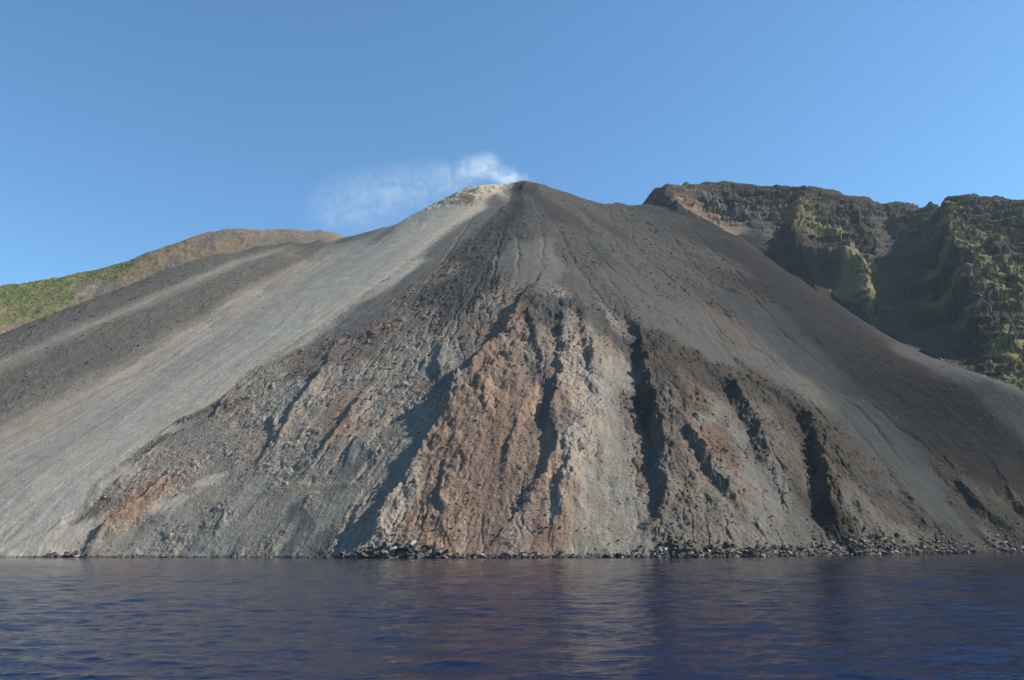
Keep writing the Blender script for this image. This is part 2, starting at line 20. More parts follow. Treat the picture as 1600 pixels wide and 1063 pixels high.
PAINT_MAIN = [('d',-448,1890,753),('d',-493,1664,653),('d',-548,1621,625),('d',-595,1570,587),('d',-644,1532,557),('d',-682,1482,510),('d',-721,1441,471),('d',-751,1392,425),('d',-792,1368,401),('d',-825,1334,369),('d',-850,1302,338),('d',-535,1586,594),('d',-617,1476,501),('d',-688,1382,416),('d',-761,1320,359),('d',-807,1264,307),('m',-775,1208,254),('m',-726,1267,307),('m',-751,1244,287),('m',-672,1318,353),('m',-634,1390,418),('m',-445,1650,631),('m',-704,1108,161),('d',-727,1196,241),('d',-676,1272,309),('d',-613,1351,378),('d',-541,1446,459),('d',-727,1158,205),('d',-687,1240,280),('h',-463,1616,604),('h',-466,1544,543),('h',-498,1492,493),('h',-533,1426,441),('h',-544,1322,352),('h',-598,1225,266),('h',-642,1141,193),('h',-676,1099,156),('h',-664,1064,130),('h',-462,1496,500),('o',-466,1592,585),('m',-367,1670,661),('m',-387,1536,553),('m',-440,1330,388),('m',-506,1237,299),('m',-560,1154,222),('m',-607,1084,157),('m',-577,976,89),('m',-646,1021,101),('m',-556,912,48),('m',-268,1582,640),('g',-214,1576,666),('g',-279,1386,499),('g',-350,1316,418),('g',-411,1248,343),('g',-465,1144,248),('g',-508,1056,170),('g',-533,964,95),('g',-518,865,26),('g',-176,1392,551),('g',-246,1231,401),('g',-323,1123,290),('g',-391,1069,224),('g',-418,985,151),('g',-443,906,83),('g',-463,848,33),('g',-129,1526,673),('g',-75,1483,653),('g',-189,1256,442),('g',-476,830,14),('h',-230,1510,611),('h',-267,1442,545),('h',-301,1381,486),('h',-205,1512,625),('h',-132,1552,691),('h',-318,1202,351),('h',-421,1147,268),('h',-486,1014,147),('h',-494,922,77),('h',-470,1062,188),('s',-81,1608,760),('s',-103,1624,760),('s',-66,1574,729),('s',-136,1606,729),('s',-12,1609,765),('s',-167,1640,735),('s',-33,1612,768),('r',-92,1564,715),('r',-119,1556,700),('m',-60,1429,617),('m',-112,1336,529),('m',-154,1228,432),('m',-37,1506,677),('m',-194,1165,370),('m',-218,1102,312),('d',29,1548,738),('d',27,1490,684),('d',2,1456,655),('d',-22,1381,589),('d',68,1530,708),('d',104,1489,669),('d',50,1410,621),('d',-43,1308,529),('d',127,1470,646),('d',-84,1250,473),('d',201,1552,681),('d',263,1530,657),('d',338,1516,644),('d',23,1286,532),('d',90,1300,537),('d',-20,1255,496),('d',152,1360,561),('d',-96,1156,397),('d',167,1228,463),('d',-57,1142,402),('d',260,1387,546),('d',-36,1076,360),('d',-69,1040,321),('d',279,1274,457),('d',203,1201,431),('d',345,1357,509),('d',234,1122,363),('d',103,1207,466),('d',-112,1122,366),('B',363,1238,411),('B',311,1166,367),('m',50,1158,437),('m',28,1086,382),('m',66,1104,397),('m',43,1024,342),('K',80,1057,362),('K',105,1042,348),('m',1,1172,443),('d',114,1123,404),('d',129,1032,335),('d',90,1172,443),('d',137,972,291),('E',29,1548,738),('E',21,1494,685),('E',48,1519,704),('E',-10,1372,586),('E',8,1434,638),('E',63,1430,636),('E',84,1382,596),('E',320,1548,672),('E',338,1516,644),('E',352,1470,605),('E',120,1392,593),('E',161,1440,613),('K',177,973,283),('K',205,958,262),('K',233,949,243),('K',173,1039,329),('K',213,1028,307),('K',265,1034,291),('K',147,1093,374),('K',278,972,240),('K',250,926,222),('K',317,972,224),('N',346,949,195),('K',219,954,253),('R',284,1050,293),('R',290,1024,272),('c',143,1206,455),('c',376,1135,328),('c',393,1064,271),('c',349,1165,356),('c',393,990,211),('c',400,922,159),('c',405,864,115),('c',406,810,70),('c',410,775,43),('c',377,860,122),('c',404,828,84),('c',403,745,24),('c',391,967,191),('c',380,740,36),('c',339,724,47),('c',369,1008,231),('k',383,1492,620),('k',415,1399,537),('k',437,1300,453),('k',463,1234,398),('k',486,1172,348),('k',488,1081,283),('k',497,1015,241),('k',495,940,192),('k',502,894,154),('k',516,865,121),('k',527,846,91),('k',408,1222,394),('k',427,1082,284),('k',445,996,220),('k',454,912,157),('k',464,860,108),('k',488,829,71),('k',434,1354,496),('k',505,818,58),('k',481,846,92),('K',522,985,226),('K',530,934,199),('K',542,895,172),('K',553,874,144),('K',561,883,161),('K',544,880,151),('b',-141,1063,310),('b',-166,1010,261),('b',-256,1042,252),('b',-61,924,239),('b',-49,982,287),('b',-16,994,307),('t',-188,962,217),('t',-147,904,189),('t',-295,1036,233),('t',-114,880,185),('t',-302,984,190),('t',-105,918,214),('t',-127,868,171),('t',-149,842,143),('p',-245,1068,276),('p',-214,1081,298),('p',-172,1147,364),('p',-265,1016,229),('p',-215,1012,245),('p',-173,1050,289),('p',-99,1186,417),('t',-226,932,180),('t',-236,889,144),('t',-282,944,167),('t',-342,1006,194),('t',-346,956,155),('t',-380,950,138),('t',-166,859,152),('t',-131,816,132),('t',-180,806,105),('t',-283,888,122),('t',-106,822,146),('t',-236,847,110),('t',-405,942,122),('t',-405,898,89),('t',-344,870,86),('t',-429,880,67),('t',-123,769,100),('t',-141,958,232),('t',-99,866,182),('o',-186,858,138),('o',-180,877,155),('o',-183,818,116),('o',-379,853,65),('o',-394,838,51),('o',-368,864,76),('o',-482,865,38),('o',-402,818,32),('p',-367,991,175),('p',-410,1000,165),('p',-422,962,132),('p',-435,856,46),('t',-303,866,99),('t',-248,824,88),('t',-340,908,118),('t',-138,726,61),('t',-184,774,76),('t',-205,808,93),('t',-133,757,87),('G',-314,802,43),('G',-333,781,19),('G',-255,730,12),('G',-226,727,22),('G',-187,688,11),('G',-163,696,27),('G',-260,787,54),('G',-208,739,39),('G',-367,788,13),('G',-184,732,45),('G',-144,706,44),('G',-299,810,55),('m',-180,698,22),('m',-156,668,11),('m',-202,720,28),('m',-162,733,56),('m',-146,766,88),('h',-339,830,56),('h',-316,836,70),('h',-450,829,20),('h',-482,840,20),('h',-433,830,26),('n',-113,782,114),('n',-73,896,217),('n',-115,727,72),('t',-97,804,136),('t',-110,848,164),('t',-126,709,54),('t',-125,667,26),('b',-33,1008,311),('b',-8,1008,320),('b',-83,850,178),('t',-286,778,36),('t',-326,776,18),('t',-181,721,38),('t',-206,700,12),('t',-131,649,11),('t',-377,808,25),('t',-272,822,75),('t',-328,834,63),('t',-171,748,63),('t',-97,652,36),('t',-108,630,15),('t',-97,620,11),('r',-27,829,201),('r',-39,794,167),('r',-49,763,136),('r',-57,712,93),('r',-25,754,134),('r',-13,788,165),('r',-35,722,106),('r',-64,670,57),('r',-42,658,55),('r',-22,684,79),('r',0,730,118),('r',-71,644,35),('r',-14,852,220),('r',-49,619,25),('r',-29,614,24),('r',-1,648,55),('r',-11,624,34),('r',10,674,78),('r',-79,626,20),('r',0,880,243),('o',-38,604,15),('o',-22,772,150),('o',-50,632,35),('o',-52,604,11),('o',26,680,83),('o',27,646,65),('o',21,622,43),('o',18,748,133),('o',-8,988,306),('d',33,968,307),('d',56,952,294),('d',85,934,280),('d',106,919,260),('d',125,895,238),('d',45,901,256),('d',23,906,265),('d',17,978,315),('b',73,883,243),('b',105,853,213),('b',53,814,197),('b',35,847,219),('b',80,817,198),('b',59,998,325),('b',123,930,263),('p',35,738,131),('p',22,708,103),('p',32,786,165),('p',9,613,34),('p',15,658,65),('p',46,727,129),('p',29,727,118),('p',37,673,88),('t',68,799,180),('t',55,760,153),('t',77,738,131),('t',60,818,199),('t',64,674,88),('t',41,656,75),('t',60,752,146),('t',4,596,19),('t',28,610,33),('t',34,626,48),('r',33,619,42),('r',18,594,19),('r',26,586,15),('r',-15,592,10),('r',4,602,24),('n',86,760,147),('n',106,814,183),('n',86,721,116),('n',86,682,89),('n',86,649,64),('n',73,662,76),('n',77,620,42),('n',61,608,33),('n',71,582,13),('n',53,583,14),('n',87,594,22),('n',87,568,5),('n',43,572,6),('n',55,643,64),('p',104,636,53),('p',105,667,76),('p',110,745,131),('q',147,854,220),('q',173,850,205),('Q',203,859,196),('Q',159,784,163),('Q',199,822,171),('Q',235,830,172),('Q',276,856,163),('Q',298,844,148),('q',156,834,201),('Q',227,847,183),('Q',277,898,193),('Q',167,768,147),('Q',125,745,132),('j',145,722,128),('j',183,758,133),('j',197,728,105),('j',142,686,100),('j',244,764,122),('j',245,736,99),('j',187,679,76),('j',215,700,79),('j',131,642,68),('z',190,744,119),('z',200,721,98),('z',194,668,65),('z',207,662,54),('z',199,626,32),('z',187,631,42),('z',171,714,108),('O',179,778,149),('O',174,706,102),('O',177,686,88),('O',267,680,65),('O',253,666,54),('O',177,668,76),('O',271,678,60),('u',123,608,41),('u',141,640,63),('u',144,616,42),('u',116,598,33),('u',132,589,22),('u',160,622,42),('u',122,588,22),('u',166,610,32),('u',104,586,22),('u',151,594,22),('p',172,616,37),('p',151,652,69),('z',162,586,13),('z',182,592,13),('N',201,595,9),('z',212,634,33),('z',196,606,18),('N',213,613,18),('u',213,679,66),('N',264,642,33),('Q',289,788,112),('Q',261,706,68),('Q',235,644,33),('Q',286,814,128),('Q',292,751,101),('Q',320,776,98),('Q',318,734,70),('Q',334,736,59),('Q',341,709,35),('Q',335,679,19),('Q',325,762,84),('B',271,700,79),('B',284,685,56),('B',302,682,39),('B',317,682,29),('B',281,667,44),('B',257,648,43),('N',287,660,33),('N',268,631,21),('N',310,650,8),('N',280,628,11),('e',421,774,37),('e',342,682,18),('e',414,745,19),('e',441,752,14),('e',468,768,19),('e',372,709,19),('e',443,810,57),('e',455,781,37),('e',240,624,19),('e',246,614,9),('N',328,666,11),('N',431,738,5),('N',235,612,9),('B',493,811,51),('B',451,802,57)]
PAINT_CLIFF = [('q',344,1723,803),('q',351,1688,771),('q',389,1726,804),('q',467,1792,851),('q',536,1816,862),('q',592,1800,836),('q',642,1768,814),('q',515,1706,763),('q',722,1774,833),('q',758,1758,801),('q',832,1758,783),('q',906,1758,775),('q',774,1675,709),('q',737,1716,757),('q',855,1747,763),('j',420,1734,791),('j',466,1740,793),('j',484,1705,748),('j',521,1682,736),('j',545,1674,717),('j',393,1742,820),('r',458,1669,708),('r',483,1660,696),('r',390,1704,778),('r',434,1684,729),('r',423,1696,746),('r',492,1644,682),('K',537,1612,661),('K',519,1603,650),('K',564,1650,691),('K',841,1686,689),('K',835,1638,647),('K',843,1714,725),('K',806,1610,622),('y',631,1633,706),('y',633,1609,674),('y',651,1592,645),('y',673,1580,633),('y',656,1632,691),('y',676,1560,617),('y',660,1420,481),('y',674,1456,519),('y',637,1426,464),('v',571,1524,618),('v',594,1519,602),('v',661,1558,610),('v',683,1630,683),('v',649,1476,554),('q',544,1532,573),('q',584,1501,566),('q',627,1486,549),('q',568,1500,537),('q',620,1480,505),('q',527,1554,595),('q',587,1654,693),('q',692,1538,602),('q',744,1609,629),('w',669,1468,536),('w',641,1398,449),('w',657,1450,503),('x',611,1416,430),('x',619,1384,410),('x',479,1326,462),('x',631,1363,390),('K',760,1506,535),('K',723,1444,463),('K',679,1346,386),('K',654,1264,330),('K',637,1310,353),('K',631,1188,290),('K',791,1586,592),('K',555,1015,236),('q',856,1519,635),('q',794,1402,524),('q',748,1316,434),('q',705,1219,349),('q',664,1112,272),('q',805,1465,547),('q',938,1656,722),('q',881,1484,661),('q',744,1393,447),('q',708,1279,366),('q',639,1036,219),('v',920,1754,773),('v',921,1704,742),('v',896,1663,703),('v',905,1501,683),('v',922,1486,676),('v',946,1465,660),('v',977,1440,641),('v',897,1453,634),('v',861,1436,614),('v',915,1442,624),('v',950,1423,608),('v',857,1572,643),('q',920,1417,593),('q',930,1386,555),('q',881,1380,558),('q',902,1344,502),('j',912,1406,581),('j',864,1406,582),('j',846,1416,592),('y',876,1459,637),('y',857,1381,553),('y',868,1346,526),('y',796,1294,472),('y',809,1268,440),('y',813,1230,416),('y',735,1222,403),('y',748,1198,374),('y',785,1196,363),('y',710,1132,315),('y',709,1094,277),('y',654,1033,218),('y',655,1018,207),('y',832,1378,552),('y',681,1076,255),('q',834,1333,504),('q',855,1300,473),('q',766,1250,434),('q',769,1226,405),('q',800,1214,390),('q',715,1166,344),('q',746,1158,332),('q',726,1117,301),('q',694,1111,291),('q',672,1058,241)]
PAINT_HILL = [('x',-1166,1768,578),('x',-1109,1771,586),('x',-1044,1783,605),('x',-1024,1669,502),('x',-996,1708,543),('x',-1069,1674,503),('x',-966,1800,634),('x',-929,1812,654),('x',-1102,1700,527),('x',-929,1760,605),('y',-1010,1688,522),('y',-1009,1648,482),('y',-1082,1654,484),('y',-810,1394,420),('y',-901,1788,638),('y',-996,1730,565),('w',-878,1747,600),('w',-834,1801,666),('w',-775,1832,710),('w',-704,1846,731),('w',-831,1824,690),('w',-855,1784,644),('w',-762,1807,684),('w',-634,1868,753),('w',-949,1700,541),('w',-1044,1621,454),('w',-1106,1676,504),('b',-716,1874,759),('b',-631,1861,745),('b',-670,1879,764),('b',-558,1880,760),('b',-484,1902,772),('b',-924,1706,550),('b',-930,1738,582),('b',-972,1736,574),('b',-747,1838,720),('b',-794,1782,651),('t',-939,1741,584),('t',-964,1720,559)]
RIM_LEFT = [(-1151,1212),(-1074,1282),(-980,1352),(-922,1422),(-883,1447),(-845,1477),(-806,1512),(-765,1547),(-720,1582),(-672,1617),(-629,1642),(-563,1687),(-502,1717),(-438,1747),(-385,1770)]
CREST_RIGHT = [(320,1740),(338,1750),(377,1770),(423,1800),(477,1830),(531,1850),(645,1860),(717,1840),(737,1810),(855,1800),(965,1780),(948,1680),(922,1560),(938,1510),(999,1450),(1083,1400),(1195,1330)]
RIM_RIGHT = [(322,1708),(350,1562),(409,1540),(491,1603),(521,1542),(564,1495),(603,1447),(622,1369),(628,1274),(623,1174),(555,974),(551,907),(572,888)]
VENT = (24,1690,815)
STEAM = [(-40,0,16,46,40,28,0.042),(-80,0,40,48,40,42,0.03),(-118,0,34,52,45,44,0.02),(-22,0,6,55,35,18,0.05),(-160,0,8,95,55,55,0.008),(-230,0,-8,150,65,85,0.005),(-340,0,-50,180,80,110,0.006),(-420,0,-70,110,60,85,0.004)]
F32 = np.float32
rng0 = np.random.RandomState(7)
PERM = np.concatenate([rng0.permutation(512)] * 2).astype(np.int32)
GA = (rng0.rand(512) * 2 * np.pi)
GX, GY = np.cos(GA).astype(F32), np.sin(GA).astype(F32)

def perlin(x, y, seed=0):
    x = np.asarray(x, np.float64) + seed * 17.31; y = np.asarray(y, np.float64) - seed * 9.77
    xf = np.floor(x); yf = np.floor(y)
    fx = (x - xf).astype(F32); fy = (y - yf).astype(F32)
    xi = xf.astype(np.int32) & 511; yi = yf.astype(np.int32) & 511
    def g(ix, iy, dx, dy):
        h = PERM[(PERM[ix & 511] + iy) & 511]
        return GX[h] * dx + GY[h] * dy
    u = fx * fx * fx * (fx * (fx * 6 - 15) + 10); v = fy * fy * fy * (fy * (fy * 6 - 15) + 10)
    a = g(xi, yi, fx, fy); b = g(xi + 1, yi, fx - 1, fy)
    c = g(xi, yi + 1, fx, fy - 1); d = g(xi + 1, yi + 1, fx - 1, fy - 1)
    a += (b - a) * u; c += (d - c) * u
    return (a + (c - a) * v) * F32(1.5)

def fbm(x, y, oct=4, seed=0, gain=0.5, lac=2.07):
    r = 0; a = 1.0; n = 0
    for i in range(oct):
        r = r + a * perlin(x, y, seed + i * 3.7); n += a
        x = x * lac + 3.1; y = y * lac + 1.7; a *= gain
    return r / n

def ridged(x, y, oct=4, seed=0, gain=0.5, lac=2.07):
    r = 0; a = 1.0; n = 0
    for i in range(oct):
        r = r + a * (1 - 2 * np.abs(perlin(x, y, seed + i * 3.7))); n += a
        x = x * lac + 3.1; y = y * lac + 1.7; a *= gain
    return r / n

def sstep(a, b, x):
    t = np.clip((x - a) / (b - a), 0, 1)
    return t * t * (3 - 2 * t)

def rbf_fit(P, v):
    P = np.asarray(P, float); v = np.asarray(v, float)
    n = len(P); D = np.sqrt(((P[:, None] - P[None]) ** 2).sum(-1))
    A = np.zeros((n + 3, n + 3)); A[:n, :n] = D + 0.0 * np.eye(n)
    Q = np.c_[np.ones(n), P / 1000.0]; A[:n, n:] = Q; A[n:, :n] = Q.T
    w = np.linalg.solve(A, np.r_[v, 0, 0, 0])
    return P, w

def rbf_eval(m, x, y):
    P, w = m; x = np.asarray(x, F32); y = np.asarray(y, F32)
    r = (w[-3] + w[-2] * x / 1000 + w[-1] * y / 1000).astype(F32)
    for (px, py), c in zip(P, w[:-3]):
        r += F32(c) * np.sqrt((x - F32(px)) ** 2 + (y - F32(py)) ** 2)
    return r

def feature(x, y, pts):
    """height added by one scarp or rib; pts run downhill: (x, y, H, left width, right width)"""
    x = np.asarray(x); y = np.asarray(y)
    P = np.array(pts, float)
    W = P[:, 3:].max() + 5
    m = (x > P[:, 0].min() - W) & (x < P[:, 0].max() + W) & (y > P[:, 1].min() - W) & (y < P[:, 1].max() + W)
    out = np.zeros(x.shape, F32)
    if not m.any(): return out
    X = x[m]; Y = y[m]
    best = np.full(X.shape, 1e9); H = np.zeros(X.shape); wl = np.ones(X.shape); wr = np.ones(X.shape); sg = np.zeros(X.shape)
    for a, b in zip(P[:-1], P[1:]):
        dx, dy = b[0] - a[0], b[1] - a[1]; L2 = dx * dx + dy * dy
        t = np.clip(((X - a[0]) * dx + (Y - a[1]) * dy) / L2, 0, 1)
        rx = X - a[0] - t * dx; ry = Y - a[1] - t * dy
        d = np.sqrt(rx * rx + ry * ry); k = d < best
        best = np.where(k, d, best)
        H = np.where(k, a[2] + t * (b[2] - a[2]), H); wl = np.where(k, a[3] + t * (b[3] - a[3]), wl)
        wr = np.where(k, a[4] + t * (b[4] - a[4]), wr); sg = np.where(k, dx * ry - dy * rx, sg)
    left = sg < 0
    tl = np.clip(1 - best / wl, 0, 1); tr = np.clip(1 - best / wr, 0, 1)
    f = np.where(left, tl * tl * (3 - 2 * tl), tr ** 1.35)
    out[m] = H * f
    return out

def macro(x, y, base, feats):
    wx = x + 8 * fbm(x / 34, y / 34, 5, 11, 0.6); wy = y + 12 * fbm(x / 34, y / 34, 5, 12, 0.6)
    hm = np.clip(1.0 + 0.8 * fbm(x / 24, y / 24, 4, 13, 0.6), 0.12, 1.5)
    z = base.copy()
    for f in feats:
        k = 0.25 if max(p[2] for p in f) > 27 else 1.0     # the great buttresses keep a calm outline
        z += feature(x + k * (wx - x), y + k * (wy - y), f) * (1 + k * (hm - 1))
    return z

def inpoly(x, y, P):
    r = np.zeros(x.shape, bool)
    for (x0, y0), (x1, y1) in zip(P, P[1:] + P[:1]):
        if y0 == y1: continue
        r ^= ((y0 > y) != (y1 > y)) & (x < (x1 - x0) * (y - y0) / (y1 - y0) + x0)
    return r

def polydist(x, y, P):
    best = np.full(x.shape, 1e9, F32)
    for (x0, y0), (x1, y1) in zip(P[:-1], P[1:]):
        dx, dy = x1 - x0, y1 - y0; t = np.clip(((x - x0) * dx + (y - y0) * dy) / (dx * dx + dy * dy), 0, 1)
        best = np.minimum(best, np.sqrt((x - x0 - t * dx) ** 2 + (y - y0 - t * dy) ** 2))
    return best

scn = bpy.context.scene
COL = scn.collection

def tag(o, kind=None, label=None, cat=None, group=None):
    if kind: o['kind'] = kind
    if label: o['label'] = label
    if cat: o['category'] = cat
    if group: o['group'] = group
    return o

def mesh_from(name, co, faces, mat, smooth=True, attrs=None):
    """faces: (n,4) or (n,3) int array"""
    me = bpy.data.meshes.new(name); n = len(co); m, k = faces.shape
    me.vertices.add(n); me.vertices.foreach_set('co', co.astype(F32).ravel())
    me.loops.add(m * k); me.loops.foreach_set('vertex_index', faces.astype(np.int32).ravel())
    me.polygons.add(m); me.polygons.foreach_set('loop_start', np.arange(0, m * k, k, dtype=np.int32))
    me.polygons.foreach_set('use_smooth', np.full(m, smooth))
    for an, (typ, arr) in (attrs or {}).items():
        a = me.attributes.new(an, typ, 'POINT')
        if typ == 'FLOAT': a.data.foreach_set('value', arr.astype(F32).ravel())
        elif typ == 'FLOAT_COLOR': a.data.foreach_set('color', arr.astype(F32).ravel())
    me.update(calc_edges=True)
    if mat: me.materials.append(mat)
    o = bpy.data.objects.new(name, me); COL.objects.link(o)
    return o

# ------------------------------------------------------------------ materials
def new_mat(name):
    m = bpy.data.materials.new(name); m.use_nodes = True
    nt = m.node_tree; nt.nodes.clear()
    return m, nt, nt.nodes, nt.links

def rock_material():
    m, nt, N, L = new_mat('volcanic_ground')
    out = N.new('ShaderNodeOutputMaterial'); b = N.new('ShaderNodeBsdfPrincipled')
    b.inputs['Roughness'].default_value = 1.0; b.inputs['Specular IOR Level'].default_value = 0.03
    at = N.new('ShaderNodeAttribute'); at.attribute_name = 'albedo'
    ar = N.new('ShaderNodeAttribute'); ar.attribute_name = 'rough'
    tc = N.new('ShaderNodeTexCoord')
    n1 = N.new('ShaderNodeTexNoise'); n1.inputs['Scale'].default_value = 0.42; n1.inputs['Detail'].default_value = 5; n1.inputs['Roughness'].default_value = 0.65
    n2 = N.new('ShaderNodeTexNoise'); n2.inputs['Scale'].default_value = 0.06; n2.inputs['Detail'].default_value = 4
    for n in (n1, n2): L.new(tc.outputs['Object'], n.inputs['Vector'])
    # fine value variation, stronger where the ground is blocky
    mr = N.new('ShaderNodeMapRange'); mr.inputs['From Min'].default_value = 0.3; mr.inputs['From Max'].default_value = 0.7
    mr.inputs['To Min'].default_value = -0.45; mr.inputs['To Max'].default_value = 0.45
    L.new(n1.outputs['Fac'], mr.inputs['Value'])
    k = N.new('ShaderNodeMath'); k.operation = 'MULTIPLY_ADD'; k.inputs[1].default_value = 0.8; k.inputs[2].default_value = 0.16
    L.new(ar.outputs['Fac'], k.inputs[0])
    mu = N.new('ShaderNodeMath'); mu.operation = 'MULTIPLY'; L.new(mr.outputs[0], mu.inputs[0]); L.new(k.outputs[0], mu.inputs[1])
    ad = N.new('ShaderNodeMath'); ad.operation = 'ADD'; ad.inputs[1].default_value = 1.0; L.new(mu.outputs[0], ad.inputs[0])
    m2 = N.new('ShaderNodeMapRange'); m2.inputs['From Min'].default_value = 0.3; m2.inputs['From Max'].default_value = 0.7
    m2.inputs['To Min'].default_value = 0.9; m2.inputs['To Max'].default_value = 1.1
    L.new(n2.outputs['Fac'], m2.inputs['Value'])
    m3 = N.new('ShaderNodeMath'); m3.operation = 'MULTIPLY'; L.new(ad.outputs[0], m3.inputs[0]); L.new(m2.outputs[0], m3.inputs[1])
    vm = N.new('ShaderNodeVectorMath'); vm.operation = 'SCALE'; L.new(at.outputs['Color'], vm.inputs[0]); L.new(m3.outputs[0], vm.inputs['Scale'])
    L.new(vm.outputs[0], b.inputs['Base Color'])
    # bump: stones
    vo = N.new('ShaderNodeTexVoronoi'); vo.inputs['Scale'].default_value = 0.45; L.new(tc.outputs['Object'], vo.inputs['Vector'])
    n3 = N.new('ShaderNodeTexNoise'); n3.inputs['Scale'].default_value = 0.9; n3.inputs['Detail'].default_value = 6; n3.inputs['Roughness'].default_value = 0.7
    L.new(tc.outputs['Object'], n3.inputs['Vector'])
    s = N.new('ShaderNodeMath'); s.operation = 'SUBTRACT'; L.new(n3.outputs['Fac'], s.inputs[0]); L.new(vo.outputs['Distance'], s.inputs[1])
    bs = N.new('ShaderNodeMath'); bs.operation = 'MULTIPLY_ADD'; bs.inputs[1].default_value = 0.75; bs.inputs[2].default_value = 0.1
    L.new(ar.outputs['Fac'], bs.inputs[0])
    bu = N.new('ShaderNodeBump'); bu.inputs['Distance'].default_value = 0.9
    L.new(bs.outputs[0], bu.inputs['Strength']); L.new(s.outputs[0], bu.inputs['Height'])
    L.new(bu.outputs[0], b.inputs['Normal']); L.new(b.outputs[0], out.inputs['Surface'])
    return m

# ------------------------------------------------------------------ terrain
CODES = {  # albedo r, g, b, blockiness
 'R': (.075,.062,.054,.3), 'g': (.345,.318,.268,.14), 'h': (.39,.348,.285,.16), 'm': (.115,.111,.103,.2), 'M': (.270,.252,.218,.18), 'd': (.064,.061,.057,.72), 'E': (.038,.037,.036,.35), 'K': (.070,.068,.065,.3), 'D': (.092,.087,.079,.6),
 'L': (.165,.155,.136,.25), 'P': (.235,.208,.176,.25), 'G': (.235,.217,.184,.30), 'T': (.072,.062,.052,.85), 'B': (.052,.045,.039,.9), 'N': (.082,.078,.070,.45), 'O': (.105,.074,.058,.8), 'Q': (.050,.043,.037,1.0), 'u': (.122,.108,.092,.8), 'j': (.092,.081,.070,.9), 'z': (.118,.113,.100,.5),
 'b': (.155,.132,.113,.85), 't': (.228,.198,.164,.7), 'r': (.172,.124,.096,.5), 'p': (.135,.108,.096,.85),
 'o': (.240,.168,.122,.5), 'c': (.040,.0435,.045,.1), 'k': (.024,.023,.0225,.4), 'e': (.036,.034,.031,.85),
 'n': (.185,.174,.150,.36), 's': (.40,.345,.27,.8), 'v': (.054,.070,.028,.7), 'y': (.165,.153,.074,.7),
 'w': (.200,.152,.100,.5), 'q': (.048,.042,.037,1.0), 'x': (.140,.160,.056,.4)}
# ash bands of the smooth left flank: flow coordinate, ground code
BANDS = [(-9, 'D'), (-5.2, 'D'), (-4.95, 'L'), (-4.8, 'L'), (-4.5, 'D'), (-3.6, 'D'), (-3.1, 'P'), (-2.85, 'P'), (-2.5, 'M'), (-1.7, 'M'), (-1.0, 'g'),
         (-0.3, 'g'), (0.1, 'h'), (0.4, 'g'), (1.2, 'g'), (1.6, 'h'), (1.9, 't')]

NU, NV = int(1500 * QUALITY), int(1150 * QUALITY)
A = np.linspace(-0.86, 0.84, NU)
tt = np.linspace(0, 1, NV)
YR = 535 * (2450 / 535.0) ** (0.72 * tt + 0.28 * tt * tt)
def upsample(C, nv, nu):
    i = np.linspace(0, C.shape[0] - 1, nv); j = np.linspace(0, C.shape[1] - 1, nu)
    i0 = np.minimum(i.astype(int), C.shape[0] - 2); j0 = np.minimum(j.astype(int), C.shape[1] - 2)
    fi = (i - i0)[:, None]; fj = (j - j0)[None]
    a = C[i0][:, j0] * (1 - fj) + C[i0][:, j0 + 1] * fj; b = C[i0 + 1][:, j0] * (1 - fj) + C[i0 + 1][:, j0 + 1] * fj
    return (a * (1 - fi) + b * fi)
Yg = np.repeat(YR[:, None], NU, 1); Xg = A[None] * Yg
base_m = rbf_fit([(a, b) for a, b, c in BASE_PTS], [c for a, b, c in BASE_PTS])
flow_m = rbf_fit([(a, b) for a, b, c in FLOW_PTS], [c for a, b, c in FLOW_PTS])
cs = 3
Ys, Xs = Yg[::cs, ::cs], Xg[::cs, ::cs]
ii = np.linspace(0, NV - 1, NV // cs); jj = np.linspace(0, NU - 1, NU // cs)
Yc = np.interp(ii, np.arange(NV), YR)[:, None] * np.ones(len(jj)); Ac = np.interp(jj, np.arange(NU), A)
Xc = Ac[None] * Yc
Zb = upsample(rbf_eval(base_m, Xc, Yc), NV, NU)
Sf = upsample(rbf_eval(flow_m, Xc, Yc), NV, NU)
print('base', time.time() - T0)

# regions
rimR = [(c[0] + 5, c[1] + 12) for c in RIM_RIGHT]
cliff_poly = [(rimR[0][0] - 5, 4000)] + rimR + [(rimR[-1][0] + 400, rimR[-1][1] - 150), (4000, rimR[-1][1] - 200), (4000, 4000)]
rimL = [(c[0], c[1]) for c in RIM_LEFT]
hill_poly = [(-4000, 4000), (-4000, rimL[0][1] + 60)] + rimL + [(rimL[-1][0] + 8, 4000)]
wX = Xg + 9 * fbm(Xg / 30, Yg / 30, 3, 31); wY = Yg + 9 * fbm(Xg / 30, Yg / 30, 3, 32)
isR = inpoly(wX, wY, cliff_poly); isL = inpoly(Xg, Yg, hill_poly)

# relief
Z = macro(Xg, Yg, Zb, FEATURES)
print('macro', time.time() - T0)

def paint(pts, u, v, w, pw=5):
    """inverse distance blend of surveyed ground colours"""
    acc = np.zeros(u.shape + (4,), F32); ws = np.zeros(u.shape, F32)
    for code, a, b, c in pts:
        d2 = (u - F32(a)) ** 2 + (v - F32(b)) ** 2 + 20.0
        k = (1.0 / d2) ** F32(pw / 2.0) * F32(1e6)
        ws += k; col = CODES[code]
        for q in range(4): acc[..., q] += k * F32(col[q])
    return acc / ws[..., None]

small = (slice(None, None, 2), slice(None, None, 2))
def up2(C):
    return np.stack([upsample(C[..., q], NV, NU) for q in range(C.shape[-1])], -1)
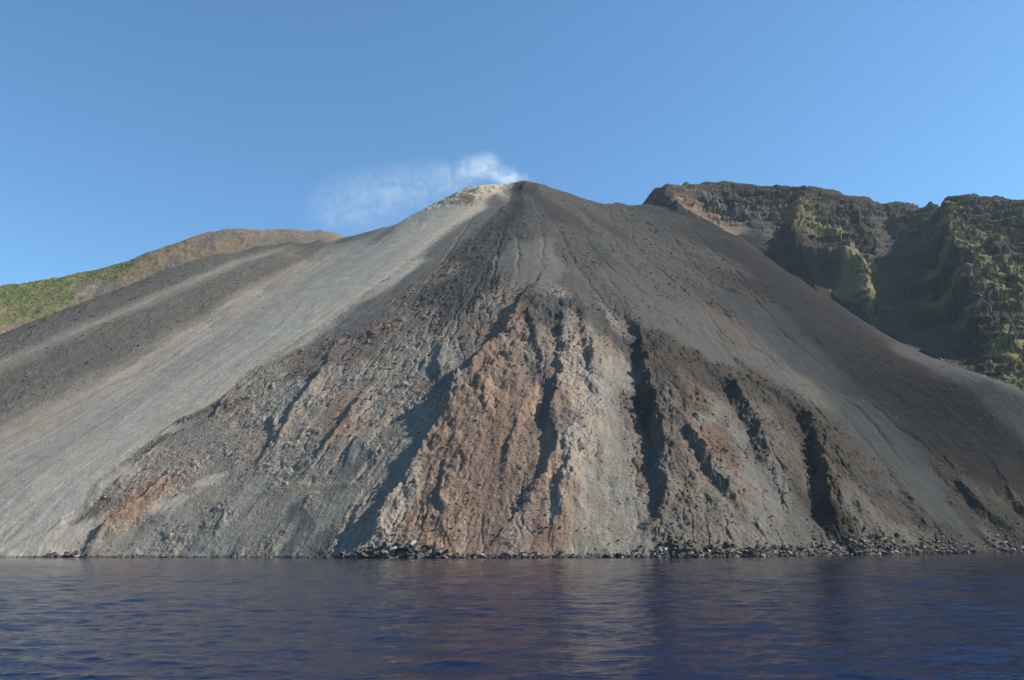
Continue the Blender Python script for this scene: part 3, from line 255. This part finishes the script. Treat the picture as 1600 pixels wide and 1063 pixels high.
# colour lookups run along the fall line: u = flow coordinate, v = height
zz = Zb[small]; ss = Sf[small]
xs, ys = Xg[small], Yg[small]
n_a = fbm(ss * 2.2, zz / 60, 4, 41); n_b = fbm(ss * 1.5, zz / 50, 4, 42)
isoa = fbm(xs / 35, zz / 35, 4, 43); isob = fbm(xs / 35, zz / 35, 4, 44)
mk = isR[small] | isL[small]
fpt = np.array([(p[1], p[2]) for p in PAINT_MAIN], float)
fs = rbf_eval(flow_m, fpt[:, 0], fpt[:, 1])
pm = [(p[0], float(s) * 75, p[3] * 1.0, 0) for p, s in zip(PAINT_MAIN, fs)]
cm = paint(pm, (ss * 75 + 12 * n_a + 8 * isoa).astype(F32), (zz * 1.0 + 26 * n_b).astype(F32), 1)
cR = np.zeros_like(cm); cL = np.zeros_like(cm)
kR = isR[small]; kL = isL[small]
cR[kR] = paint([(p[0], p[1], p[3], 0) for p in PAINT_CLIFF], (xs + 22 * isoa)[kR].astype(F32), (zz + 16 * isob)[kR].astype(F32), 1)
cL[kL] = paint([(p[0], p[1], p[3], 0) for p in PAINT_HILL], (xs + 30 * isoa)[kL].astype(F32), (zz + 20 * isob)[kL].astype(F32), 1)
sj = ss + 0.14 * n_a + 0.05 * isoa
bs_ = [q[0] for q in BANDS]
cb = np.stack([np.interp(sj, bs_, [CODES[q[1]][k] for q in BANDS]) for k in range(4)], -1)
wb = (sstep(2.0, 1.7, sj) * sstep(700, 600, zz + 30 * isoa))[..., None]
cm = cm * (1 - wb) + cb * wb
cm = up2(cm); cR = up2(cR); cL = up2(cL)
col = np.where(isR[..., None], cR, np.where(isL[..., None], cL, cm))
rough = np.clip(col[..., 3], 0, 1)
col = col[..., :3]
print('paint', time.time() - T0)

gz = np.hypot(np.gradient(Z, axis=0) / np.gradient(Yg, axis=0), 0)
# weights for relief types
fan = (~isR & ~isL).astype(F32)
rk = sstep(0.22, 0.9, rough + 0.12 * fbm(Xg / 18, Yg / 22, 3, 50))
gs = np.abs(np.gradient(Sf, axis=1) / np.gradient(Xg, axis=1)) + 1e-4       # flow units per metre
gs = np.minimum(gs, 0.2)
wS = Sf + gs * (9 * fbm(Xg / 50, Yg / 50, 3, 51) + 3 * fbm(Xg / 11, Yg / 11, 2, 52))
def gully(f, zl, seed):
    g = ridged(wS * f, Zb / zl, 3, seed)
    fade = sstep(4, 12, 1.0 / (f * gs))              # drop gullies narrower than a few metres
    brk = np.clip(0.5 + 1.1 * fbm(Sf * f * 0.7, Zb / 45, 2, seed + 5), 0, 1)
    return g * fade * brk
g1 = gully(1.9, 260, 61); g2 = gully(5.5, 120, 63)
# blocky outcrops
n2c = lambda x, y: fbm(x / 14, y / 14, 3, 70)
Yz = Z * 1.33
n1 = fbm(Xg / 40 + 3, Yz / 30, 5, 71, 0.55)
n2 = fbm(Xg / 9, Yz / 8, 4, 72, 0.62)
n3 = ridged(Xg / 26 + 0.5 * n1, Yz / 26, 4, 73, 0.6)
n4 = fbm(Xg / 3.6, Yz / 3.4, 3, 74, 0.6)
fe = sstep(2.5, 7, 1.0 / (7 * gs))
ero = fe * ridged(wS * 7, Zb / 45, 4, 76, 0.6); ero2 = sstep(2, 6, 1.0 / (16 * gs)) * fbm(wS * 16, Zb / 16, 4, 77, 0.6)
cut = np.maximum(ridged(wS * 3.1 + 0.15 * n2c(Xg, Yg), Zb / 70, 3, 78, 0.55) - 0.62, 0) * fe
calm = 0.15 + 0.85 * sstep(-0.25, 0.2, fbm(wS * 1.3, Zb / 55, 3, 79))
n6 = np.maximum(fbm(Xg / 1.9, Yz / 1.9, 2, 80), 0)
n5 = fbm(Xg / 21, Yz / 24, 4, 75, 0.6)
blk = np.maximum(n2 - 0.10, 0); big = np.minimum(np.maximum(n5 - 0.16, 0) * 4, 0.5)
zf = fan * (rk * (1.5 * g1 + 0.8 * g2 + 1.9 * n1 - 8 * cut + calm * (0.4 * ero + 0.9 * ero2 + 0.9 * n3 + 3.2 * blk + 5.0 * big + 1.0 * n4 + 0.8 * n6))
            + (1 - rk) * (0.5 * g2 + 1.0 * n1) + 0.2 * n4 + rough * (1 - rk) * (2.0 * g2 + 1.2 * g1 + 1.2 * ero + 1.0 * ero2 + 3.5 * blk + 0.6 * n4))
# cliffs
dR = polydist(Xg[small], Yg[small], rimR + [(rimR[-1][0] + 400, rimR[-1][1] - 150)])
ramp = np.clip(upsample(sstep(4, 70, dR), NV, NU), 0, 1)
c1 = ridged(Xg / 95 + 0.3 * n1, Z / 90, 5, 81, 0.55)
c2 = ridged(Xg / 42 + 0.3 * n1, Z / 22, 4, 82, 0.6)
c3 = fbm(Xg / 70, Z / 10, 3, 83)
crk = 0.10 + 0.90 * sstep(0.2, 0.6, rough)
dK = polydist(Xg[small], Yg[small], [(-0, 1760)] + CREST_RIGHT)
ramp = ramp * (0.22 + 0.78 * np.clip(upsample(sstep(0, 90, dK), NV, NU), 0, 1))
ph = (Z + 6 * n1) / 24 + 1.1 * fbm(Xg / 140, Yg / 140, 3, 84) + 0.22 * fbm(Xg / 22, Yg / 22, 3, 85)
fr = ph - np.floor(ph); ter = (sstep(0.5, 0.95, fr) - fr) * 24; ledge = sstep(0.62, 0.45, fr)
zc = isR * ramp * crk * 1.0 * ter + isR * ramp * crk * (5 * c1 + 3 * c2 + 13 * n1 + 6 * c3 + 10 * blk + 10 * big + 2.6 * n4)
l1 = ridged(Xg / 110, Yg / 110, 4, 91)
zl = isL * (5 * l1 + 4 * n1 + 1.5 * n2 + 2.5 * blk + 0.6 * n4)
Z = Z + zf + zc + zl
low = sstep(10, 0, Z)
Z = Z + low * (3.4 * fbm(Xg / 30, Yg / 30, 4, 95) + 1.4 * n2)
print('relief', time.time() - T0)

# ground colour detail: streaks and strata (they belong to the ground, not to the light)
fd = sstep(1.5, 5, 1.0 / (9 * gs))
st = fd * fbm(wS * 9 + 0.2 * n1, Zb / 240, 4, 101)
st2 = fd * fbm(wS * 24, Zb / 140, 3, 102)
mott = fbm(Xg / 9, Yg / 9, 4, 103, 0.65)
val = 1 + fan * (1 - 0.6 * rk) * (0.26 * st + 0.16 * st2) + (0.10 + 0.16 * rough) * mott
strat = fbm(Xg / 150, Z / 5.0, 3, 104)
val = val + isR * 0.35 * rough * strat
col = col * np.clip(val, 0.45, 1.8)[..., None]
tint = fbm(Xg / 55 + 9, Zb / 40, 3, 105)[..., None] * (0.06 + 0.10 * rough[..., None])
col = col * (1 + tint * np.array([1.0, 0.1, -0.9]))
# plants keep to patches on the cliffs and the hill, bare rock shows between
veg = np.clip((col[..., 1] - 0.93 * col[..., 0]) / (0.02 + col[..., 1]) * 6 + 0.2, 0, 1) * (isR | isL)
vn = fbm(Xg / 16, Z / 9, 5, 106, 0.65) - 0.25 * c3
bare = np.array([.066, .054, .042]) * np.clip(val, .5, 1.6)[..., None]
f_ = (veg * sstep(0.12, -0.06, vn + isR * (0.16 - 0.34 * ledge)) + (1 - veg) * 1.0)[..., None]
f_ = np.where(isL[..., None], 0.4 + 0.6 * f_, f_)
col = bare * (1 - f_) + col * f_
# wet black band at the waterline
wet = sstep(3.0, 0.4, Z)[..., None]
col = col * (1 - 0.45 * wet)
col = np.clip(col * 0.74, 0.010, 0.6)

# cliffs are pushed in and out sideways as well, so that steep faces get ledges and overhangs
cw = isR * ramp * crk
Yd = Yg + cw * (10 * fbm(Xg / 34, Z / 15, 4, 121, 0.6) + 5 * np.clip(2.5 * fbm(Xg / 90, Z / 7, 2, 122), -1, 1))
Xd = Xg + cw * (6 * fbm(Yg / 30, Z / 17, 4, 123, 0.6) + 4 * fbm(Xg / 40, Z / 12, 3, 124))
co = np.stack([Xd, Yd, Z], -1).reshape(-1, 3)
idx = np.arange(NU * NV).reshape(NV, NU)
F = np.stack([idx[:-1, :-1], idx[:-1, 1:], idx[1:, 1:], idx[1:, :-1]], -1).reshape(-1, 4)
zm = Z[:-1, :-1].ravel()
keep = zm > -7
fR = isR[:-1, :-1].ravel(); fL = isL[:-1, :-1].ravel()
ROCK = rock_material()
rgba = np.concatenate([col, np.ones(col.shape[:2] + (1,))], -1).reshape(-1, 4); rg = rough.ravel()
def part_mesh(name, mask):
    f = F[mask & keep]; used = np.zeros(len(co), bool); used[f.ravel()] = True
    remap = np.cumsum(used) - 1
    return mesh_from(name, co[used], remap[f], ROCK, True, {'albedo': ('FLOAT_COLOR', rgba[used]), 'rough': ('FLOAT', rg[used])})
tag(part_mesh('volcano_slope', ~fR & ~fL), 'structure', 'dark volcanic cone with scree fans and eroded red buttress falling to the sea')
tag(part_mesh('cliffs', fR), 'structure', 'rugged brown cliffs with green ledges behind the right flank of the cone')
tag(part_mesh('hills', fL), 'structure', 'green and tan hillside behind the left rim')
print('mesh', time.time() - T0, NU * NV)

def ground(x, y):
    j = np.clip(np.searchsorted(YR, y) - 1, 0, NV - 2); a = x / y
    i = np.clip(((a - A[0]) / (A[1] - A[0])).astype(int), 0, NU - 2)
    fy = (y - YR[j]) / (YR[j + 1] - YR[j]); fx = (a - A[i]) / (A[1] - A[0])
    return (Z[j, i] * (1 - fx) + Z[j, i + 1] * fx) * (1 - fy) + (Z[j + 1, i] * (1 - fx) + Z[j + 1, i + 1] * fx) * fy, rough[j, i], col[j, i]

# ------------------------------------------------------------------ sea
def sea_material():
    m, nt, N, L = new_mat('sea_water')
    out = N.new('ShaderNodeOutputMaterial'); b = N.new('ShaderNodeBsdfPrincipled')
    b.inputs['Base Color'].default_value = (0.0035, 0.0045, 0.020, 1)
    b.inputs['Roughness'].default_value = 0.03; b.inputs['IOR'].default_value = 1.333
    tc = N.new('ShaderNodeTexCoord'); mp = N.new('ShaderNodeMapping'); mp.inputs['Scale'].default_value = (0.8, 1.5, 1)
    L.new(tc.outputs['Object'], mp.inputs['Vector'])
    n = N.new('ShaderNodeTexNoise'); n.inputs['Scale'].default_value = 1.2; n.inputs['Detail'].default_value = 4; n.inputs['Roughness'].default_value = 0.55
    L.new(mp.outputs[0], n.inputs['Vector'])
    n2 = N.new('ShaderNodeTexNoise'); n2.inputs['Scale'].default_value = 0.33; n2.inputs['Detail'].default_value = 3; L.new(mp.outputs[0], n2.inputs['Vector'])
    ad = N.new('ShaderNodeMath'); ad.operation = 'MULTIPLY_ADD'; ad.inputs[1].default_value = 1.6; L.new(n2.outputs['Fac'], ad.inputs[0]); L.new(n.outputs['Fac'], ad.inputs[2])
    bu = N.new('ShaderNodeBump'); bu.inputs['Strength'].default_value = 0.75; bu.inputs['Distance'].default_value = 0.18
    L.new(ad.outputs[0], bu.inputs['Height']); L.new(bu.outputs[0], b.inputs['Normal'])
    L.new(b.outputs[0], out.inputs['Surface'])
    return m
SEA = sea_material()
def axis(parts):
    r = []
    for a, b, n in parts: r += list(np.linspace(a, b, n, endpoint=False))
    return np.array(r + [parts[-1][1]])
# graded grid: fine between the boat and the shore, coarse to the horizon
nu, nv = int(900 * QUALITY), int(1000 * QUALITY)
aw = np.tan(np.linspace(-0.75, 0.75, nu)); yw = 24 * (1400 / 24.0) ** np.linspace(0, 1, nv)
Yw = np.repeat(yw[:, None], nu, 1); Xw = aw[None] * Yw
rw = np.random.RandomState(3); WARP = fbm(Xw / 22, Yw / 22, 2, 202)
Zw = np.zeros_like(Xw); patch = 0.75 + 0.55 * fbm(Xw / 55, Yw / 80, 3, 201)
for i in range(110):
    lam = 0.5 * (9 / 0.5) ** rw.rand(); th = math.radians(-96 + 24 * rw.randn())
    k = 2 * math.pi / lam; amp = 0.0050 * lam ** 0.72
    kx, ky = k * math.cos(th), k * math.sin(th)
    cell = Yw * 0.0042                                 # drop waves the grid cannot carry far out
    damp = np.clip(lam / (2.2 * cell) - 1, 0, 1)
    s_ = np.sin(kx * Xw + ky * Yw + rw.rand() * 6.28 + (0.8 * WARP if lam > 3 else 1.6 * WARP))
    Zw += amp * damp * (patch if lam < 6 else 1) * (s_ + 0.25 * s_ * s_ - 0.125)
co2 = np.stack([Xw, Yw, Zw], -1)
# skirts out to the horizon on all sides
def ring(p, far):
    q = p.copy(); q[:, :2] = far; q[:, 2] = 0; return q
vs = [co2.reshape(-1, 3)]; ix = np.arange(nu * nv).reshape(nv, nu)
Fw = [np.stack([ix[:-1, :-1], ix[:-1, 1:], ix[1:, 1:], ix[1:, :-1]], -1).reshape(-1, 4)]
cnt = nu * nv
border = np.concatenate([ix[0, :], ix[1:, -1], ix[-1, -2::-1], ix[-2:0:-1, 0]])
bp = vs[0][border]; cxy = np.array([0, 500.0])
prev = border
for R in (1.3, 1.9, 2.2):
    q = bp.copy(); d = q[:, :2] - cxy; n = np.linalg.norm(d, axis=1, keepdims=True)
    q[:, :2] = cxy + d / n * np.maximum(n * (1 + (R - 1) * 0.1), 1500 * R); q[:, 2] = 0
    cur = np.arange(len(border)) + cnt; cnt += len(border); vs.append(q)
    Fw.append(np.stack([prev, np.roll(prev, -1), np.roll(cur, -1), cur], -1)[:, ::-1]); prev = cur
sea = tag(mesh_from('sea', np.concatenate(vs), np.concatenate(Fw), SEA), 'structure', 'dark blue sea with small ripples')
print('sea', time.time() - T0)

# ------------------------------------------------------------------ rocks
def rock_mat(name, c, var=0.35):
    m, nt, N, L = new_mat(name)
    out = N.new('ShaderNodeOutputMaterial'); b = N.new('ShaderNodeBsdfPrincipled'); b.inputs['Roughness'].default_value = 0.9
    b.inputs['Specular IOR Level'].default_value = 0.2
    tc = N.new('ShaderNodeTexCoord'); n = N.new('ShaderNodeTexNoise'); n.inputs['Scale'].default_value = 1.3; n.inputs['Detail'].default_value = 6; n.inputs['Roughness'].default_value = 0.7
    L.new(tc.outputs['Object'], n.inputs['Vector'])
    oi = N.new('ShaderNodeObjectInfo')
    cr = N.new('ShaderNodeValToRGB'); cr.color_ramp.elements[0].position = 0.3; cr.color_ramp.elements[1].position = 0.7
    cr.color_ramp.elements[0].color = (*[x * (1 - var) for x in c], 1); cr.color_ramp.elements[1].color = (*[x * (1 + var) for x in c], 1)
    L.new(n.outputs['Fac'], cr.inputs[0])
    mr = N.new('ShaderNodeMapRange'); mr.inputs['To Min'].default_value = 0.65; mr.inputs['To Max'].default_value = 1.35; L.new(oi.outputs['Random'], mr.inputs['Value'])
    v = N.new('ShaderNodeVectorMath'); v.operation = 'SCALE'; L.new(cr.outputs[0], v.inputs[0]); L.new(mr.outputs[0], v.inputs['Scale'])
    L.new(v.outputs[0], b.inputs['Base Color'])
    bu = N.new('ShaderNodeBump'); bu.inputs['Strength'].default_value = 0.5; bu.inputs['Distance'].default_value = 0.3
    L.new(n.outputs['Fac'], bu.inputs['Height']); L.new(bu.outputs[0], b.inputs['Normal']); L.new(b.outputs[0], out.inputs['Surface'])
    return m
M_DARK = rock_mat('dark_lava_rock', (.045, .043, .040)); M_GREY = rock_mat('grey_lava_rock', (.100, .091, .080)); M_PALE = rock_mat('pale_rock', (.28, .265, .235), .15)
M_RED = rock_mat('red_rock', (.20, .12, .085))

import bmesh
def rock_shape(seed, cuts=13, sub=3):
    r = np.random.RandomState(seed); bm = bmesh.new()
    bmesh.ops.create_icosphere(bm, subdivisions=sub, radius=1.0)
    P = np.array([v.co[:] for v in bm.verts])
    for _ in range(cuts):                              # plane cuts make flat angular faces
        n = r.randn(3); n /= np.linalg.norm(n); d = 0.28 + 0.42 * r.rand()
        h = P @ n; P -= np.outer(np.maximum(h - d, 0), n)
    P *= np.array([1.0 + .35 * r.rand(), 0.8 + .3 * r.rand(), 0.75 + .25 * r.rand()])
    P += 0.012 * r.randn(*P.shape)
    P /= np.abs(P).max()
    Fc = np.array([[v.index for v in f.verts] for f in bm.faces]); bm.free()
    return P, Fc
SHAPES = [rock_shape(s) for s in range(12)]

def zone(px):
    for lim, t in SHORE_TEXT:
        if px < lim: return t
    return SHORE_TEXT[-1][1]

# shoreline boulders: the largest 290 are things, the rest is one mass of rubble
R = np.random.RandomState(5)
cand = []
for (x0, x1, n, smin, smax, spread, mix) in BOULDER_FIELDS:
    a = x0 + (x1 - x0) * R.rand(n)                     # azimuth (x over y), shore found by scanning
    for t in a:
        yy = np.arange(545, 1500, 1.0); g, _, _ = ground(t * yy, yy)
        k = np.argmax(g > -0.2); y = yy[k] + spread * abs(R.randn()) * 0.6 - 2.2 * R.rand()
        s = smin + (smax - smin) * R.rand() ** (1.7 if smax > 3 else 2.4)
        cand.append([t * y, y, s, R.rand(), mix])
cand = np.array(cand, float)
zc_, _, _ = ground(cand[:, 0], cand[:, 1])
cand = np.c_[cand, zc_]
vis = cand[:, 2] / cand[:, 1]
inv = np.abs(cand[:, 0] / cand[:, 1]) < 0.655
order = np.argsort(-vis * inv)
meshes = {}
nb = 0
def place_rock(name, mesh_key, mat, loc, scale, rot, label, cat, group=None):
    key = (mesh_key, mat.name)
    if key not in meshes:
        P, Fc = SHAPES[mesh_key]
        o = mesh_from(name, P, Fc, mat, False)
        meshes[key] = o.data
    else:
        o = bpy.data.objects.new(name, meshes[key]); COL.objects.link(o)
    o.location = loc; o.scale = scale; o.rotation_euler = rot
    tag(o, None, label, cat, group); return o
def rmat(v, mix):
    if v < mix: return M_PALE, 'pale grey'
    if v < 0.42 + 0.25 * (mix > 0.1): return M_GREY, 'grey'
    return M_DARK, 'dark'
for c in cand[order[:288]]:
    x, y, s, v, mix, z = c
    m, cname = rmat(v, mix)
    place_rock('boulder', R.randint(12), m, (x, y, max(z, -0.4) + 0.22 * s), (s, s * (0.7 + .4 * R.rand()), s * (0.6 + .35 * R.rand())), (R.randn() * .3, R.randn() * .3, R.rand() * 6.28),
               cname + ' angular boulder ' + zone(x / y), 'boulder', cname + ' boulders ' + zone(x / y))
def merged_rocks(name, items, mat, label, cat=None):
    vv, ff, n = [], [], 0
    for x, y, z, s in items:
        P, Fc = SMALL[R.randint(len(SMALL))]
        a = R.rand() * 6.28; ca, sa = math.cos(a), math.sin(a)
        Q = P * s * np.array([1, .8, .75]); Q = np.c_[Q[:, 0] * ca - Q[:, 1] * sa + x, Q[:, 0] * sa + Q[:, 1] * ca + y, Q[:, 2] + z + 0.2 * s]
        vv.append(Q); ff.append(Fc + n); n += len(Q)
    return tag(mesh_from(name, np.concatenate(vv), np.concatenate(ff), mat, False), 'stuff', label)
SMALL = [rock_shape(100 + s, 6, 1) for s in range(10)]
rest = cand[order[288:]]
for mm, nm, lb in ((M_DARK, 'rubble', 'dark lava rubble along the waterline'), (M_GREY, 'rubble', 'grey lava rubble along the waterline'), (M_PALE, 'rubble', 'pale scattered stones along the waterline')):
    it = [(c[0], c[1], max(c[5], -0.3), c[2]) for c in rest if rmat(c[3], c[4])[0] is mm]
    if it: merged_rocks(nm, it, mm, lb)
# loose blocks on the rugged parts of the slope
n = 150000
ty = 560 + 1000 * R.rand(n) ** 1.4; tx = (-0.66 + 1.32 * R.rand(n)) * ty
g, rr, cc = ground(tx, ty)
ok = (g > 3) & (R.rand(n) < np.clip(rr - 0.16, 0, 1) ** 1.1) & (fbm(tx / 40, ty / 40, 3, 301) > -0.08)
sz = (0.35 + 2.0 * R.rand(n) ** 7) * np.clip(ty / 900, .8, 1.3) * np.where(rr > 0.5, 1, 0.8)
pick = R.rand(n)
for mm, a, b, lb in ((M_DARK, 0, .10, 'dark loose blocks scattered over the slope'), (M_GREY, .10, .93, 'grey loose blocks scattered over the slope'), (M_PALE, .985, 1.1, 'pale loose blocks scattered over the slope')):
    k = ok & (pick >= a) & (pick < b)
    merged_rocks('loose_rocks', list(zip(tx[k], ty[k], g[k], sz[k])), mm, lb)
# low shrubs on the cliffs and the hill
def leaf_mat():
    m, nt, N, L = new_mat('shrub_leaves')
    out = N.new('ShaderNodeOutputMaterial'); bs = N.new('ShaderNodeBsdfPrincipled'); bs.inputs['Roughness'].default_value = 0.8
    at = N.new('ShaderNodeAttribute'); at.attribute_name = 'albedo'; L.new(at.outputs['Color'], bs.inputs['Base Color']); L.new(bs.outputs[0], out.inputs['Surface'])
    return m
LEAF = leaf_mat(); SH = [rock_shape(300 + s, 3, 1) for s in range(6)]
vg = veg * sstep(0.22, -0.05, vn)
def shrubs(name, mask_x, n, label, dens=0.8):
    vv, ff, cc_, k0 = [], [], [], 0
    yy = 900 + 1050 * R.rand(n); xx = yy * (mask_x[0] + (mask_x[1] - mask_x[0]) * R.rand(n))
    j = np.clip(np.searchsorted(YR, yy) - 1, 0, NV - 2); i = np.clip(((xx / yy - A[0]) / (A[1] - A[0])).astype(int), 0, NU - 2)
    keep_ = R.rand(n) < vg[j, i] * dens
    for x, y, z, c in zip(Xd[j, i][keep_], Yd[j, i][keep_], Z[j, i][keep_], col[j, i][keep_]):
        P, Fc = SH[R.randint(6)]; s = 0.7 + 1.7 * R.rand() ** 2
        Q = P * np.array([s * 1.3, s * 1.3, s]) ; Q[:, 0] += x; Q[:, 1] += y; Q[:, 2] += z + 0.2 * s
        vv.append(Q); ff.append(Fc + k0); k0 += len(Q); cc_.append(np.tile(np.append(np.clip(c * (0.6 + 0.9 * R.rand()) * [1, 1.05, .8], .012, .3), 1), (len(Q), 1)))
    print(name, len(vv))
    return tag(mesh_from(name, np.concatenate(vv), np.concatenate(ff), LEAF, False, {'albedo': ('FLOAT_COLOR', np.concatenate(cc_))}), 'stuff', label)
shrubs('shrubs', (0.30, 0.80), 60000, 'low green and yellow scrub on the right cliffs')
shrubs('shrubs', (-0.80, -0.15), 60000, 'low green scrub on the left hillside', 0.35)
print('rocks', time.time() - T0)

# ------------------------------------------------------------------ steam
def steam():
    m, nt, N, L = new_mat('steam')
    out = N.new('ShaderNodeOutputMaterial'); v = N.new('ShaderNodeVolumePrincipled')
    v.inputs['Color'].default_value = (0.96, 0.98, 1, 1); v.inputs['Anisotropy'].default_value = 0.2
    tc = N.new('ShaderNodeTexCoord')
    sub = []
    # puffs: (centre, radii, density) in metres relative to the vent
    for (cx, cy, cz, rx, ry, rz, den) in STEAM:
        mp = N.new('ShaderNodeMapping'); mp.vector_type = 'TEXTURE'
        mp.inputs['Location'].default_value = (cx, cy, cz); mp.inputs['Scale'].default_value = (rx, ry, rz)
        L.new(tc.outputs['Object'], mp.inputs['Vector'])
        ln = N.new('ShaderNodeVectorMath'); ln.operation = 'LENGTH'; L.new(mp.outputs[0], ln.inputs[0])
        mr = N.new('ShaderNodeMapRange'); mr.interpolation_type = 'SMOOTHSTEP'
        mr.inputs['From Min'].default_value = 1.0; mr.inputs['From Max'].default_value = 0.1; mr.inputs['To Max'].default_value = den
        L.new(ln.outputs['Value'], mr.inputs['Value']); sub.append(mr.outputs[0])
    s = sub[0]
    for q in sub[1:]:
        a = N.new('ShaderNodeMath'); a.operation = 'ADD'; L.new(s, a.inputs[0]); L.new(q, a.inputs[1]); s = a.outputs[0]
    n = N.new('ShaderNodeTexNoise'); n.inputs['Scale'].default_value = 0.026; n.inputs['Detail'].default_value = 7; n.inputs['Roughness'].default_value = 0.66; n.inputs['Distortion'].default_value = 1.2
    L.new(tc.outputs['Object'], n.inputs['Vector'])
    r = N.new('ShaderNodeMapRange'); r.inputs['From Min'].default_value = 0.40; r.inputs['From Max'].default_value = 0.76; L.new(n.outputs['Fac'], r.inputs['Value'])
    mu = N.new('ShaderNodeMath'); mu.operation = 'MULTIPLY'; L.new(s, mu.inputs[0]); L.new(r.outputs[0], mu.inputs[1])
    L.new(mu.outputs[0], v.inputs['Density']); L.new(v.outputs[0], out.inputs['Volume'])
    return m
from mathutils import Vector, Matrix
bm = bmesh.new()
xs_ = [(-505, -45, 150, 130), (-330, -20, 150, 120), (-130, 35, 90, 100), (40, 10, 28, 60)]  # x, z, half height, half depth
rings = []
for (x, z, h, d) in xs_:
    rings.append([bm.verts.new((x, d * math.cos(t * math.pi / 8), z + h * math.sin(t * math.pi / 8))) for t in range(16)])
for a, b in zip(rings[:-1], rings[1:]):
    for t in range(16): bm.faces.new((a[t], a[(t + 1) % 16], b[(t + 1) % 16], b[t]))
bm.faces.new(rings[0][::-1]); bm.faces.new(rings[-1]); bmesh.ops.recalc_face_normals(bm, faces=bm.faces)
me = bpy.data.meshes.new('steam_plume'); bm.to_mesh(me); bm.free(); me.materials.append(steam())
pl = bpy.data.objects.new('steam_plume', me); COL.objects.link(pl); pl.location = VENT
tag(pl, 'stuff', 'white steam drifting left from behind the summit')

# ------------------------------------------------------------------ haze, sky, sun, camera
m, nt, N, L = new_mat('haze')
out = N.new('ShaderNodeOutputMaterial'); v = N.new('ShaderNodeVolumePrincipled')
v.inputs['Color'].default_value = (0.66, 0.83, 1.0, 1); v.inputs['Density'].default_value = HAZE; v.inputs['Anisotropy'].default_value = 0.3
L.new(v.outputs[0], out.inputs['Volume'])
B = np.array([(x, y, z) for x in (-3400, 3400) for y in (-2900, 3900) for z in (-28, 1010)], float)
Fh = np.array([(0, 1, 3, 2), (4, 6, 7, 5), (0, 4, 5, 1), (2, 3, 7, 6), (0, 2, 6, 4), (1, 5, 7, 3)])
if HAZE > 0: tag(mesh_from('haze', B, Fh, m, False), 'stuff', 'thin blue haze in the air')

w = bpy.data.worlds.new('World'); scn.world = w; w.use_nodes = True
nt = w.node_tree; nt.nodes.clear()
o = nt.nodes.new('ShaderNodeOutputWorld'); bg = nt.nodes.new('ShaderNodeBackground'); sky = nt.nodes.new('ShaderNodeTexSky')
sky.sky_type = 'NISHITA'; sky.sun_disc = False
SUN_EL, SUN_AZ = math.radians(SUN[0]), math.radians(SUN[1])   # azimuth measured from +Y towards +X
sky.sun_elevation = SUN_EL; sky.sun_rotation = SUN_AZ; sky.altitude = 0; sky.air_density = SKY[1]; sky.dust_density = SKY[2]; sky.ozone_density = SKY[3]
bg.inputs['Strength'].default_value = SKY[0]
tv = nt.nodes.new('ShaderNodeVectorMath'); tv.operation = 'MULTIPLY'; tv.inputs[1].default_value = (0.62, 0.91, 1.04)
nt.links.new(sky.outputs[0], tv.inputs[0]); nt.links.new(tv.outputs[0], bg.inputs['Color']); nt.links.new(bg.outputs[0], o.inputs['Surface'])
ld = bpy.data.lights.new('sun', 'SUN'); ld.energy = SUN[2]; ld.angle = math.radians(0.53); ld.color = (1.0, 0.90, 0.76)
lo = bpy.data.objects.new('sun', ld); COL.objects.link(lo)
d = Vector((math.sin(SUN_AZ) * math.cos(SUN_EL), math.cos(SUN_AZ) * math.cos(SUN_EL), math.sin(SUN_EL)))
lo.rotation_euler = d.to_track_quat('Z', 'Y').to_euler(); lo.location = (600, -200, 900)

cam = bpy.data.cameras.new('camera'); cam.sensor_width = 36; cam.lens = 36 * 1256 / 1600.0
cam.clip_start = 0.5; cam.clip_end = 30000
cobj = bpy.data.objects.new('camera', cam); COL.objects.link(cobj); scn.camera = cobj
pt = math.atan((853.5 - 531.5) / 1256); ro = math.radians(0.35); cp, sp, cr, sr = math.cos(pt), math.sin(pt), math.cos(ro), math.sin(ro)
U = Vector((0, -sp, cp)); X = Vector((1, 0, 0)); W = Vector((0, cp, sp))
r_ = X * cr - U * sr; u_ = X * sr + U * cr
M = Matrix((( r_[0], u_[0], -W[0], 0), (r_[1], u_[1], -W[1], 0), (r_[2], u_[2], -W[2], 8), (0, 0, 0, 1)))
cobj.matrix_world = M
scn.view_settings.view_transform = 'Standard'; scn.view_settings.look = 'None'; scn.view_settings.gamma = 1
scn.view_settings.exposure = EXPOSURE
scn.render.engine = 'CYCLES'
scn.cycles.max_bounces = 6; scn.cycles.volume_bounces = 1; scn.cycles.use_denoising = DENOISE
scn.cycles.volume_step_rate = 2.0; scn.cycles.volume_max_steps = 128
scn.cycles.sample_clamp_indirect = 4
print('done', time.time() - T0)
